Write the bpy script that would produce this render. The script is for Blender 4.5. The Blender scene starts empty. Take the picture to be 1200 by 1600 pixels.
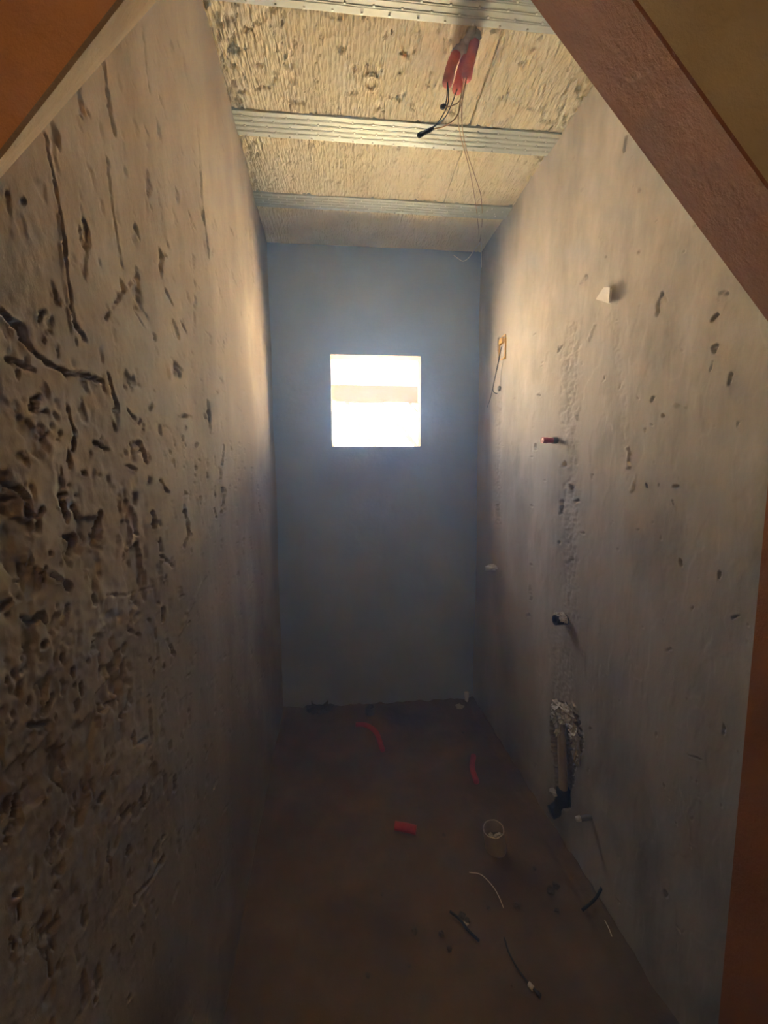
import bpy, math, random
import numpy as np
from mathutils import Matrix, Vector

SC = bpy.context.scene
COL = SC.collection
random.seed(7)

# ------------------------------------------------------------------ camera
EYE = np.array([0.0, 0.0, 1.45])
YAW, PITCH, ROLL, FPX = 0.089, 0.0987, -0.0061, 601.0
cy, sy, cp, sp = math.cos(YAW), math.sin(YAW), math.cos(PITCH), math.sin(PITCH)
FWD = np.array([sy*cp, cy*cp, -sp])
_r = np.array([cy, -sy, 0.0]); _u = np.cross(_r, FWD)
cr, sr = math.cos(ROLL), math.sin(ROLL)
RGT = cr*_r + sr*_u
UPV = -sr*_r + cr*_u
cam = bpy.data.cameras.new('camera')
cam.sensor_fit = 'VERTICAL'; cam.sensor_height = 36.0
cam.lens = 36.0*FPX/1600.0
cam.clip_start = 0.02
camo = bpy.data.objects.new('camera', cam); COL.objects.link(camo)
M = Matrix.Identity(4)
for i in range(3):
    M[i][0] = RGT[i]; M[i][1] = UPV[i]; M[i][2] = -FWD[i]; M[i][3] = EYE[i]
camo.matrix_world = M
SC.camera = camo

# ------------------------------------------------------------------ sky, sun, exposure
SC.view_settings.view_transform = 'Standard'
SC.view_settings.look = 'None'
SC.view_settings.gamma = 1.0
SC.view_settings.use_curve_mapping = False
SC.view_settings.exposure = 1.3
SC.cycles.use_denoising = True
SC.cycles.max_bounces = 10
SC.cycles.diffuse_bounces = 7
SC.cycles.volume_bounces = 1
SC.cycles.sample_clamp_indirect = 12.0
w = bpy.data.worlds.new('world'); SC.world = w; w.use_nodes = True
bg = w.node_tree.nodes['Background']
sky = w.node_tree.nodes.new('ShaderNodeTexSky'); sky.sky_type = 'NISHITA'; sky.sun_disc = False
sky.sun_elevation = math.radians(51); sky.sun_rotation = -1.73; sky.dust_density = 5.0
hsv = w.node_tree.nodes.new('ShaderNodeHueSaturation'); hsv.inputs['Saturation'].default_value = .6
w.node_tree.links.new(sky.outputs[0], hsv.inputs['Color']); w.node_tree.links.new(hsv.outputs[0], bg.inputs['Color'])
bg.inputs['Strength'].default_value = 1.35
sun = bpy.data.lights.new('sun', 'SUN'); sun.energy = 122.0; sun.angle = 0.01
sun.color = (1.0, 0.80, 0.49)
suno = bpy.data.objects.new('sun', sun); COL.objects.link(suno)
suno.rotation_euler = Vector((-0.62, -0.10, 0.78)).to_track_quat('Z', 'Y').to_euler()

# ------------------------------------------------------------------ room dimensions
D = 2.2947            # back wall
ZC = 1.45 + 1.2647    # ceiling underside
XL0, AL = -0.4292, 0.052
XR0, AR = 0.7773, 0.0405
def xl(y): return XL0 + AL*(D-y)
def xr(y): return XR0 + AR*(D-y)
WX0, WX1, WZ0, WZ1 = -0.098, 0.427, 1.612, 2.133   # window hole
YF, YN = 0.42, 0.335                               # front wall, room side and hall side
HALL = -1.5

def ray(u, v): return RGT*(u-600)/FPX - UPV*(v-800)/FPX + FWD
def at_y(u, v, y): d = ray(u, v); return EYE + d*(y/d[1])
def at_z(u, v, z): d = ray(u, v); return EYE + d*((z-EYE[2])/d[2])
def floor_pt(u, v, z=0.0): return at_z(u, v, z)
def ceil_pt(u, v, dz=0.0): return at_z(u, v, ZC-dz)
def right_pt(u, v, off=0.0):     # point on right wall, off = distance out of the wall into the room
    d = ray(u, v); t = (XR0 + AR*D - off)/(d[0] + AR*d[1]); return EYE + d*t
def left_pt(u, v, off=0.0):
    d = ray(u, v); t = (XL0 + AL*D + off)/(d[0] + AL*d[1]); return EYE + d*t
def project(P):
    q = P - EYE; w_ = np.maximum(q@FWD, 1e-3)
    return 600 + FPX*(q@RGT)/w_, 800 - FPX*(q@UPV)/w_

# ------------------------------------------------------------------ noise
_rng = np.random.RandomState(3)
_perm = np.concatenate([_rng.permutation(512)]*3)
_ang = _rng.rand(512)*2*np.pi
_gx, _gy = np.cos(_ang), np.sin(_ang)
def pn(x, y, s=0):
    x = np.asarray(x, float) + 17.3*s + 100; y = np.asarray(y, float) - 9.7*s + 100
    xi = np.floor(x).astype(int); yi = np.floor(y).astype(int)
    fx, fy = x-xi, y-yi
    def g(i, j, dx, dy):
        h = _perm[(_perm[i & 511] + j) & 511]
        return _gx[h]*dx + _gy[h]*dy
    a = g(xi, yi, fx, fy); b = g(xi+1, yi, fx-1, fy)
    c = g(xi, yi+1, fx, fy-1); d = g(xi+1, yi+1, fx-1, fy-1)
    ux = fx*fx*fx*(fx*(fx*6-15)+10); uy = fy*fy*fy*(fy*(fy*6-15)+10)
    return ((a+(b-a)*ux) + ((c+(d-c)*ux)-(a+(b-a)*ux))*uy)*1.5
def fbm(x, y, s=0, o=4):
    t = 0; amp = 1.0; f = 1.0
    for k in range(o):
        t = t + amp*pn(x*f, y*f, s+k*3); amp *= .5; f *= 2.03
    return t
def sst(a, b, x):
    t = np.clip((x-a)/(b-a), 0, 1); return t*t*(3-2*t)

# ------------------------------------------------------------------ materials
def lin(c): return tuple((x/12.92 if x <= .04045 else ((x+.055)/1.055)**2.4) for x in c)
def nd(nt, t, **kw):
    n = nt.nodes.new(t)
    for k, v in kw.items(): setattr(n, k, v)
    return n
def mat(name, c1, c2=None, scale=6.0, rough=.85, bump=0.0, bscale=80.0, metal=0.0, spec=.3, stretch=(1,1,1), c3=None, scale3=1.5, fine=None, lo=.35, hi=.65):
    """mottled two (three) tone surface with fine relief; colours are linear albedos"""
    m = bpy.data.materials.new(name); m.use_nodes = True
    nt = m.node_tree; b = nt.nodes['Principled BSDF']; L = nt.links.new
    b.inputs['Roughness'].default_value = rough
    b.inputs['Metallic'].default_value = metal
    b.inputs['Specular IOR Level'].default_value = spec
    tc = nd(nt, 'ShaderNodeNewGeometry'); mp = nd(nt, 'ShaderNodeMapping')
    mp.inputs['Scale'].default_value = stretch
    L(tc.outputs['Position'], mp.inputs['Vector'])
    c2 = c2 or c1
    n1 = nd(nt, 'ShaderNodeTexNoise'); n1.inputs['Scale'].default_value = scale; n1.inputs['Detail'].default_value = 6; n1.inputs['Roughness'].default_value = .62
    L(mp.outputs['Vector'], n1.inputs['Vector'])
    r = nd(nt, 'ShaderNodeValToRGB'); r.color_ramp.elements[0].position = lo; r.color_ramp.elements[1].position = hi
    r.color_ramp.elements[0].color = (*c1, 1); r.color_ramp.elements[1].color = (*c2, 1)
    L(n1.outputs['Fac'], r.inputs['Fac']); out = r.outputs['Color']
    if c3:
        n3 = nd(nt, 'ShaderNodeTexNoise'); n3.inputs['Scale'].default_value = scale3; n3.inputs['Detail'].default_value = 5
        L(mp.outputs['Vector'], n3.inputs['Vector'])
        r3 = nd(nt, 'ShaderNodeValToRGB'); r3.color_ramp.elements[0].position = .48; r3.color_ramp.elements[1].position = .66
        L(n3.outputs['Fac'], r3.inputs['Fac'])
        mx = nd(nt, 'ShaderNodeMix', data_type='RGBA')
        L(r3.outputs['Color'], mx.inputs['Factor']); L(out, mx.inputs['A']); mx.inputs['B'].default_value = (*c3, 1)
        out = mx.outputs['Result']
    L(out, b.inputs['Base Color'])
    if bump > 0:
        n2 = nd(nt, 'ShaderNodeTexNoise'); n2.inputs['Scale'].default_value = bscale; n2.inputs['Detail'].default_value = 8; n2.inputs['Roughness'].default_value = .68
        L(mp.outputs['Vector'], n2.inputs['Vector'])
        bp = nd(nt, 'ShaderNodeBump'); bp.inputs['Strength'].default_value = 1.0; bp.inputs['Distance'].default_value = bump
        L(n2.outputs['Fac'], bp.inputs['Height']); L(bp.outputs['Normal'], b.inputs['Normal'])
    return m
MT = {}
MT['left'] = mat('plaster_brown', (.215,.172,.132), (.30,.25,.205), 5, .9, .0013, 70, stretch=(1,1,.6), c3=(.20,.15,.11), scale3=2.2)
MT['right'] = mat('plaster_grey', (.32,.285,.25), (.49,.45,.405), 4, .85, .0012, 60, stretch=(1,1,.45), c3=(.36,.305,.25), scale3=1.4, lo=.40, hi=.60)
MT['back'] = mat('plaster_glare_tint', (.31,.365,.48), (.36,.42,.545), 3, .85, .002, 50)  # blue in this wall colour stands in for glare around the window
MT['floor'] = mat('screed', (.13,.08,.042), (.18,.12,.075), 5, .85, .003, 45, c3=(.10,.06,.034), scale3=2.6)
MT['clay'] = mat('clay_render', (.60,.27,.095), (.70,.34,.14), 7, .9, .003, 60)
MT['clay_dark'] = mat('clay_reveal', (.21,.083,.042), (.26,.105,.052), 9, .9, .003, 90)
MT['tan'] = mat('tan_render', (.42,.33,.20), (.52,.42,.27), 8, .9, .004, 70)
MT['slab'] = mat('concrete', (.35,.33,.30), (.42,.40,.36), 6, .9, .003, 40)
MT['zinc'] = mat('galvanised', (.46,.50,.47), (.60,.63,.60), 9, .55, .0005, 40, metal=.35, stretch=(.25,1,1))
MT['zincdot'] = mat('galvanised_tab', (.75,.76,.72), None, 9, .3, metal=.6)
MT['wood'] = mat('brown_timber', (.028,.0100,.0008), (.036,.0130,.0012), 4, .8, .002, 60, stretch=(.3,1,1))
MT['roofw'] = mat('white_sheet', (.80,.79,.76), (.84,.83,.80), 3, .7, .001, 30)
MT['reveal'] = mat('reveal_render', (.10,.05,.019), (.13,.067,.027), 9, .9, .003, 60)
MT['red'] = mat('red_conduit', (.40,.022,.014), (.48,.035,.022), 20, .45, spec=.5)
MT['redc'] = mat('red_conduit_dusty', (.42,.09,.07), (.52,.14,.11), 30, .6)
MT['black'] = mat('black_plastic', (.012,.011,.010), (.02,.018,.016), 30, .5)
MT['wireb'] = mat('dark_wire', (.03,.022,.018), (.05,.035,.028), 30, .5)
MT['wirey'] = mat('ochre_wire', (.30,.19,.08), (.38,.25,.11), 30, .5)
MT['wirew'] = mat('pale_wire', (.80,.78,.72), None, 30, .5)
MT['pvc'] = mat('pvc_beige', (.42,.36,.28), (.50,.43,.34), 20, .6)
MT['pvcg'] = mat('pvc_grey_dusty', (.36,.33,.29), (.46,.43,.38), 30, .7, .0008, 120)
MT['mortar'] = mat('mortar_crumb', (.48,.46,.42), (.66,.64,.60), 30, .95, .004, 90)
MT['white'] = mat('white_chip', (.74,.71,.65), (.82,.79,.73), 20, .8)
MT['yellow'] = mat('yellow_box', (.72,.42,.03), (.78,.48,.05), 30, .5)
MT['dirt'] = mat('dark_rubble', (.07,.055,.042), (.13,.10,.075), 30, .95, .004, 90)
MT['knob'] = mat('grey_plug', (.20,.19,.18), None, 30, .6)
MT['glass'] = mat('bulb_glass', (.8,.8,.75), None, 5, .4)

# foam: bead cells + hot wire streaks running away from the viewer
def foam_mat():
    m = bpy.data.materials.new('foam'); m.use_nodes = True
    nt = m.node_tree; b = nt.nodes['Principled BSDF']; L = nt.links.new
    b.inputs['Roughness'].default_value = .8; b.inputs['Specular IOR Level'].default_value = .25
    g = nd(nt, 'ShaderNodeNewGeometry')
    mp = nd(nt, 'ShaderNodeMapping'); mp.inputs['Scale'].default_value = (1, .35, 1); L(g.outputs['Position'], mp.inputs['Vector'])
    st = nd(nt, 'ShaderNodeMapping'); st.inputs['Scale'].default_value = (1, .06, 1); L(g.outputs['Position'], st.inputs['Vector'])
    v = nd(nt, 'ShaderNodeTexVoronoi'); v.inputs['Scale'].default_value = 120; L(mp.outputs['Vector'], v.inputs['Vector'])
    n = nd(nt, 'ShaderNodeTexNoise'); n.inputs['Scale'].default_value = 95; n.inputs['Detail'].default_value = 4; L(st.outputs['Vector'], n.inputs['Vector'])
    n2 = nd(nt, 'ShaderNodeTexNoise'); n2.inputs['Scale'].default_value = 60; n2.inputs['Detail'].default_value = 6; L(mp.outputs['Vector'], n2.inputs['Vector'])
    a = nd(nt, 'ShaderNodeMath', operation='MULTIPLY_ADD'); a.inputs[1].default_value = 1.6; L(n.outputs['Fac'], a.inputs[0]); L(v.outputs['Distance'], a.inputs[2])
    a2 = nd(nt, 'ShaderNodeMath', operation='MULTIPLY_ADD'); a2.inputs[1].default_value = 1.3; L(n2.outputs['Fac'], a2.inputs[0]); L(a.outputs[0], a2.inputs[2])
    bp = nd(nt, 'ShaderNodeBump'); bp.inputs['Strength'].default_value = 1; bp.inputs['Distance'].default_value = .007
    L(a2.outputs[0], bp.inputs['Height']); L(bp.outputs['Normal'], b.inputs['Normal'])
    r = nd(nt, 'ShaderNodeValToRGB'); r.color_ramp.elements[0].position = .3; r.color_ramp.elements[1].position = .7
    r.color_ramp.elements[0].color = (.80,.70,.47,1); r.color_ramp.elements[1].color = (.88,.79,.57,1)
    n4 = nd(nt, 'ShaderNodeTexNoise'); n4.inputs['Scale'].default_value = 7; n4.inputs['Detail'].default_value = 5; L(g.outputs['Position'], n4.inputs['Vector'])
    L(n4.outputs['Fac'], r.inputs['Fac']); L(r.outputs['Color'], b.inputs['Base Color'])
    return m
MT['foam'] = foam_mat()

# ------------------------------------------------------------------ mesh helpers
class MB:
    def __init__(s): s.v = []; s.f = []
    def add(s, vs, fs):
        o = len(s.v); s.v += [tuple(map(float, p)) for p in vs]; s.f += [tuple(i+o for i in f) for f in fs]; return s
    def box(s, x0, x1, y0, y1, z0, z1):
        return s.add([(x0,y0,z0),(x1,y0,z0),(x1,y1,z0),(x0,y1,z0),(x0,y0,z1),(x1,y0,z1),(x1,y1,z1),(x0,y1,z1)],
                     [(0,3,2,1),(4,5,6,7),(0,1,5,4),(1,2,6,5),(2,3,7,6),(3,0,4,7)])
    def prism(s, poly_a, poly_b):          # two matching outlines joined into a closed solid
        n = len(poly_a)
        return s.add(list(poly_a)+list(poly_b), [tuple(range(n))[::-1], tuple(range(n, 2*n))] + [(i, (i+1) % n, n+(i+1) % n, n+i) for i in range(n)])
    def tube(s, pts, rad, n=10, cap=True, rib=None):
        P = [Vector(p) for p in pts]; k = len(P)
        rads = rad if hasattr(rad, '__len__') else [rad]*k
        t = [(P[min(i+1, k-1)]-P[max(i-1, 0)]).normalized() for i in range(k)]
        a = t[0].orthogonal().normalized(); vs = []; fs = []
        for i in range(k):
            a = (a - t[i]*a.dot(t[i])).normalized(); b = t[i].cross(a)
            for j in range(n):
                q = 2*math.pi*j/n; vs.append(P[i] + (a*math.cos(q)+b*math.sin(q))*rads[i])
        for i in range(k-1):
            for j in range(n):
                j2 = (j+1) % n; fs.append((i*n+j, i*n+j2, (i+1)*n+j2, (i+1)*n+j))
        if cap: fs += [tuple(range(n))[::-1], tuple(range((k-1)*n, k*n))]
        return s.add(vs, fs)
    def pipe(s, a, b, ro, ri, n=24, ragged=0.0, seed=1):      # hollow tube from a to b
        a, b = Vector(a), Vector(b); t = (b-a).normalized(); e = t.orthogonal().normalized(); g = t.cross(e)
        rr = random.Random(seed); vs = []; fs = []
        jit = [rr.uniform(-1, 1)*ragged for _ in range(n)]
        for (c, r, jj) in ((a, ro, 0), (b, ro, 1), (b, ri, 1), (a, ri, 0)):
            for j in range(n):
                q = 2*math.pi*j/n; vs.append(c + (e*math.cos(q)+g*math.sin(q))*r + t*(jit[j]*jj))
        for k in range(4):
            for j in range(n):
                j2 = (j+1) % n; k2 = (k+1) % 4; fs.append((k*n+j, k*n+j2, k2*n+j2, k2*n+j))
        return s.add(vs, fs)
    def lump(s, c, r, seed=0, rough=.35, n=10, m=7):          # irregular stone
        rr = random.Random(seed); c = Vector(c); r = Vector(r) if hasattr(r, '__len__') else Vector((r, r, r))
        vs = [c + Vector((0, 0, -r.z))]; 
        for i in range(1, m):
            th = math.pi*i/m - math.pi/2
            for j in range(n):
                q = 2*math.pi*j/n + .3*i; k = 1 + rr.uniform(-rough, rough)
                vs.append(c + Vector((r.x*math.cos(th)*math.cos(q)*k, r.y*math.cos(th)*math.sin(q)*k, r.z*math.sin(th)*k)))
        vs.append(c + Vector((0, 0, r.z))); fs = []
        for j in range(n): fs.append((0, 1+(j+1) % n, 1+j))
        for i in range(m-2):
            for j in range(n):
                j2 = (j+1) % n; a = 1+i*n; fs.append((a+j, a+j2, a+n+j2, a+n+j))
        e = len(vs)-1
        for j in range(n): fs.append((e, 1+(m-2)*n+j, 1+(m-2)*n+(j+1) % n))
        return s.add(vs, fs)
    def build(s, name, m, parent=None, smooth=False):
        me = bpy.data.meshes.new(name); me.from_pydata(s.v, [], s.f); me.update()
        if smooth: me.polygons.foreach_set('use_smooth', [True]*len(me.polygons))
        return link(name, me, m, parent)
def link(name, me, m, parent=None):
    o = bpy.data.objects.new(name, me); COL.objects.link(o)
    if m is not None: me.materials.append(m)
    if parent: o.parent = parent
    return o
def grid_mesh(name, P, mask=None, flip=False, extra=None, smooth=True):
    """P: (n,m,3) points; extra: MB whose geometry joins the same mesh"""
    n, m = P.shape[:2]
    idx = np.arange(n*m).reshape(n, m)
    q = np.stack([idx[:-1,:-1], idx[1:,:-1], idx[1:,1:], idx[:-1,1:]], -1)
    q = q[mask] if mask is not None else q.reshape(-1, 4)
    if flip: q = q[:, ::-1]
    V = P.reshape(-1, 3); F = q
    nq = len(F)
    if extra:
        ev = np.array(extra.v); ef = np.array([f for f in extra.f if len(f) == 4]) + len(V)
        V = np.concatenate([V, ev]); F = np.concatenate([F, ef])
    me = bpy.data.meshes.new(name)
    me.vertices.add(len(V)); me.vertices.foreach_set('co', V.astype(np.float32).ravel())
    me.loops.add(len(F)*4); me.loops.foreach_set('vertex_index', F.astype(np.int32).ravel())
    me.polygons.add(len(F)); me.polygons.foreach_set('loop_start', (np.arange(len(F))*4).astype(np.int32))
    sm = np.zeros(len(F), bool); sm[:nq] = smooth
    me.update(calc_edges=True); me.polygons.foreach_set('use_smooth', sm); me.validate()
    return me
def smooth_path(pts, k=8):
    P = [Vector(p) for p in pts]; P = [P[0]*2-P[1]] + P + [P[-1]*2-P[-2]]; out = []
    for i in range(1, len(P)-2):
        for j in range(k):
            t = j/k; a, b, c, d = P[i-1], P[i], P[i+1], P[i+2]
            out.append(.5*((2*b)+(c-a)*t+(2*a-5*b+4*c-d)*t*t+(3*b-a-3*c+d)*t**3))
    out.append(P[-2]); return out
def empty(name, loc=(0,0,0)):
    o = bpy.data.objects.new(name, None); COL.objects.link(o); o.location = Vector(loc); o.empty_display_size = .05; return o
def adopt(root, *kids):
    for k in kids:
        k.parent = root; k.matrix_parent_inverse = Matrix.Translation(-Vector(root.location))
def tag(o, label, cat, group=None):
    o['label'] = label; o['category'] = cat
    if group: o['group'] = group
    return o
def struct(o, label, cat=None):
    o['kind'] = 'structure'; o['label'] = label; o['category'] = cat or o.name.split('_')[0]; return o

# ------------------------------------------------------------------ wall reliefs
def seg_dist(U, V, pts):
    d = np.full(U.shape, 1e9)
    if len(pts) == 1: return np.hypot(U-pts[0][0], V-pts[0][1])
    for (a, b), (c, e) in zip(pts[:-1], pts[1:]):
        dx, dy = c-a, e-b; t = np.clip(((U-a)*dx+(V-b)*dy)/(dx*dx+dy*dy+1e-9), 0, 1)
        d = np.minimum(d, np.hypot(U-a-t*dx, V-b-t*dy))
    return d
def carve(H, U, V, N, pts, wpx, depth, rim=.25):
    """cut a ragged groove or hole (wpx wide as seen, depth in metres) into relief H"""
    us = [p[0] for p in pts]; vs = [p[1] for p in pts]; m = wpx*2.2+4
    sel = (U > min(us)-m) & (U < max(us)+m) & (V > min(vs)-m) & (V < max(vs)+m)
    if not sel.any(): return
    wl = .82 + .38*NW[sel]
    d = seg_dist(U[sel], V[sel], pts)/np.clip(wl, .3, 1.5) + N[sel]*wpx*.5
    depth = depth*np.clip(.85 + .7*NW[sel], .3, 1.4)
    k = 1 - sst(wpx*.25, wpx*.62, d)
    r = np.exp(-((d-wpx*.8)/(wpx*.3+.5))**2)*rim
    H[sel] += -depth*k + np.abs(depth)*r*.4
def Z2(*p): return [(x/2.6667, y/2.6667) for x, y in p]
def Z3(*p): return [(x/2.6667, 400+y/2.6667) for x, y in p]
def Z4(*p): return [(x/2.6667, 1000+y/2.6667) for x, y in p]
def Z6(*p): return [(740+x*.3833, 400+y*.3833) for x, y in p]
def Z7(*p): return [(740+x*.4377, 900+y*.4377) for x, y in p]

# left wall -------------------------------------------------------
ys = [HALL]
while ys[-1] < D+.01:
    y = ys[-1]; ys.append(y + (.05 if y < .2 else min(.014, max(.0021, .0021*(y/.42)**1.45))))
ys = np.array(ys); zs = np.linspace(0, ZC+.02, 1050)
Y, Z = np.meshgrid(ys, zs, indexing='ij')
P0 = np.stack([XL0 + AL*(D-Y), Y, Z], -1)
U, V = project(P0); U[Y < .2] = -9999
N = fbm(Y*75, Z*60, 5, 3); NW = fbm(Y*26, Z*22, 7, 2)
H = .008*fbm(Y*2.1, Z*1.7, 1, 3) + .0009*fbm(Y*14, Z*6, 2, 4)
streak = .0004*pn(Y*60, Z*3.0, 8)*sst(.6, 1.2, Y)
# torn plates of skim coat, densest close to the viewer at chest height
dens = np.exp(-((Y-.44)/.22)**2)*np.exp(-((Z-1.25)/.40)**2)
n1 = fbm(Y*13, Z*11, 21, 5)
H += -.0038*sst(.10, .17, n1 + .55*dens - .72) + streak
n2 = fbm(Y*24, Z*16, 33, 5)
H += -.0032*sst(.16, .24, n2 + .5*dens - .66)
n3 = fbm(Y*40, Z*22, 43, 4)
H += -.0014*sst(.36, .46, n3 + .25*sst(1.3, .5, Y)*np.exp(-((Z-1.25)/.6)**2) - .35)
H += .0011*fbm(Y*62, Z*50, 52, 4)*(dens*1.3+.15)
LW = [(Z2((430,250),(445,400),(470,560)),13,.007),(Z2((165,560),(215,760),(250,960),(285,1350),(345,1420)),15,.008),
 (Z2((440,660),(470,860),(515,1110)),9,.005),(Z2((820,520),(840,800),(862,1075)),8,.008),(Z2((568,940),(585,995)),13,.007),
 (Z2((798,1070),(800,1110)),11,.006),(Z2((425,1330),(500,1230),(580,1150)),14,.008),(Z2((560,1285),(605,1370)),9,.006),
 (Z2((690,1210),(715,1265)),11,.007),(Z2((755,1340),(775,1385)),12,.007),(Z2((810,1235),(810,1390)),7,.006),(Z2((160,1300)),34,.009),
 (Z2((640,1410)),20,.008),(Z2((715,1490),(760,1540)),11,.006),(Z2((325,480)),14,.006),(Z2((595,100),(620,380)),7,.004),
 (Z3((430,490),(450,560),(475,645)),15,.008),(Z3((0,230),(60,290),(120,400),(200,460),(260,490),(320,490),(400,520)),22,.009),
 (Z3((30,430),(75,450),(130,480)),22,.010),(Z3((145,590),(115,640),(180,650)),34,.013),(Z3((255,600),(275,680),(300,740),(295,810)),11,.007),
 (Z3((270,800),(285,880)),15,.008),(Z3((0,940),(60,960),(120,1020),(110,1070),(150,1095),(175,1050)),26,.013),
 (Z3((245,1040),(245,1000),(265,990)),18,.011),(Z3((255,1040),(272,1110)),24,.012),(Z3((265,1170),(305,1180),(290,1250)),26,.012),
 (Z3((400,1070),(395,1150),(380,1210)),20,.010),(Z3((620,1070),(630,1130)),18,.011),(Z3((650,1180),(660,1230)),14,.009),
 (Z3((760,1060),(772,1150),(750,1210)),13,.009),(Z3((655,935),(680,985)),15,.010),(Z3((560,780),(575,810),(595,860)),19,.011),
 (Z3((515,640),(545,680)),16,.009),(Z3((450,680),(465,730)),16,.009),(Z3((380,780),(440,810)),16,.009),(Z3((500,870),(550,890)),14,.008),
 (Z3((870,600),(875,740)),11,.010),(Z3((725,430),(755,500)),11,.008),(Z3((935,790),(930,870)),9,.008),(Z3((945,980),(930,1070)),13,.010),
 (Z3((740,670),(800,665),(805,690)),11,.007),(Z3((0,1470),(45,1440)),26,.012),(Z3((90,1500),(140,1530),(180,1490),(200,1540)),26,.012),
 (Z3((200,1240)),24,.010),(Z3((180,1300)),18,.009),(Z3((210,1330),(290,1380)),24,.012),(Z3((385,1410),(395,1450)),20,.010),
 (Z3((440,1410),(520,1415),(630,1380)),9,.006),(Z3((580,1330),(585,1380)),12,.008),(Z3((670,1470),(670,1520)),16,.010),
 (Z3((440,1550)),24,.010),(Z3((400,1585)),20,.009),(Z3((540,1560),(575,1580)),16,.008),(Z3((660,1250),(710,1295)),13,.008),
 (Z3((640,330)),22,.008),(Z3((340,905)),14,.007),(Z3((0,1020),(50,1010)),20,.009),(Z3((100,1290),(90,1350)),24,.011),(Z3((610,640),(625,620)),14,.009),
 (Z4((130,600),(95,650),(85,720)),26,.013),(Z4((60,780),(30,835)),22,.012),(Z4((220,800),(240,830),(270,790)),17,.010),
 (Z4((445,640),(425,670)),30,.010),(Z4((460,850),(465,940)),15,.009),(Z4((600,610),(603,665)),14,.010),(Z4((735,570),(733,625)),15,.011),
 (Z4((555,390),(560,440),(610,410)),15,.010),(Z4((510,320)),24,.010),(Z4((690,820)),14,.009),(Z4((570,1090),(600,1040),(640,1000),(690,910)),20,.012),
 (Z4((620,780)),18,.009),(Z4((250,1030)),32,.012),(Z4((75,1060)),38,.012),(Z4((80,1100),(80,1160)),12,.007),(Z4((190,1200),(200,1300),(210,1400)),11,.006),
 (Z4((400,1500)),34,.012),(Z4((430,1410),(415,1460)),10,.006),(Z4((550,1490)),22,.010),(Z4((560,1240),(558,1280)),14,.009),
 (Z4((240,230),(200,310)),22,.011),(Z4((130,355),(180,355),(230,345)),24,.013),(Z4((50,340),(0,360)),22,.011),(Z4((180,190),(182,205)),13,.008),
 (Z4((215,190)),13,.008),(Z4((190,20)),28,.011),(Z4((265,60),(270,90)),14,.009),(Z4((315,120),(318,150)),12,.008),(Z4((345,180),(355,230)),13,.009),
 (Z4((480,240),(440,300)),18,.010),(Z4((690,0),(720,60)),13,.010),(Z4((780,150)),18,.010),(Z4((870,490),(890,440)),12,.009),(Z4((640,1095)),16,.009),
 (Z4((355,580),(358,610)),13,.008),(Z4((60,1280),(45,1250)),16,.009),(Z4((225,460)),12,.008),(Z4((790,230)),12,.008),(Z4((500,380)),14,.007)]
for pts, wz, dp in LW: carve(H, U, V, N, pts, wz/2.667*.85, dp*.9)
carve(H, U, V, N, Z4((480,150),(460,250)), 44, .006, 0)          # broad scraped hollow
for pts in (Z2((232,850),(242,1100),(278,1380)), Z3((740,1580),(770,1480),(830,1370),(870,1310)), Z3((1005,560),(998,640)), Z3((920,500),(940,600)), Z3((705,450),(712,510))):
    carve(H, U, V, N, pts, 4.5, -.003, 0)                         # raised trowel ridges
rr = random.Random(11)
for i in range(230):
    u = rr.uniform(0, 425); v = rr.betavariate(2.2, 2.2)*1400+200
    if rr.random() > (.25 + .75*math.exp(-((v-900)/330)**2)): continue
    L_ = rr.uniform(1, 16); a = rr.gauss(0, .35); s_ = .55 + .45*(1-u/425)
    carve(H, U, V, N, [(u, v), (u+math.sin(a)*L_, v+math.cos(a)*L_)], rr.uniform(1.8, 4.6)*s_, rr.uniform(.004, .009))
P0[..., 0] += H
ext = MB(); ext.box(-.62, -.47, HALL-.1, D+.4, -.1, ZC+.15)
struct(link('wall_left', grid_mesh('wall_left', P0, flip=True, extra=ext), MT['left']), 'brown pitted and gouged rough plaster wall along the left')

# right wall ------------------------------------------------------
ys = [YF-.02]
while ys[-1] < D+.01:
    y = ys[-1]; ys.append(y + min(.009, max(.0025, .0025*(y/.8)**1.3)))
ys = np.array(ys); zs = np.linspace(0, ZC+.02, 980)
Y, Z = np.meshgrid(ys, zs, indexing='ij')
P0 = np.stack([XR0 + AR*(D-Y), Y, Z], -1)
U, V = project(P0); U[Y < .5] = -9999
N = fbm(Y*80, Z*70, 6, 3); NW = fbm(Y*30, Z*24, 7, 2)
H = .006*fbm(Y*2.4, Z*1.3, 61, 3) + .0010*fbm(Y*9, Z*2.2, 62, 4) + .00016*fbm(Y*40, Z*14, 66, 3)
n1 = fbm(Y*7, Z*3.0, 71, 4); H += -.0007*sst(.12, .19, n1)         # overlapping trowel passes
n1 = fbm(Y*11, Z*4.0, 75, 4); H += .0005*sst(.25, .32, n1)
def rough_strip(pts, half, amp, dent):
    d = seg_dist(U, V, pts) + half*.7*NW; k = 1-sst(half*.4, half*1.2, d)
    return k*(amp*fbm(Y*75, Z*60, 81, 4) + amp*.9*fbm(Y*35, Z*30, 83, 3) - dent)
H += rough_strip(Z6((395,300),(385,800),(400,1100),(395,1500)), 13, .0022, .0012)
H += rough_strip(Z7((310,200),(320,420)), 18, .0014, .0006)
H += rough_strip(Z6((103,560),(103,800),(95,1090)), 5, .003, .002)
H += rough_strip(Z6((570,240),(600,500),(630,900)), 8, .0010, .0004)
H += rough_strip(Z7((345,480),(350,650)), 13, .004, -.003)
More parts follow.
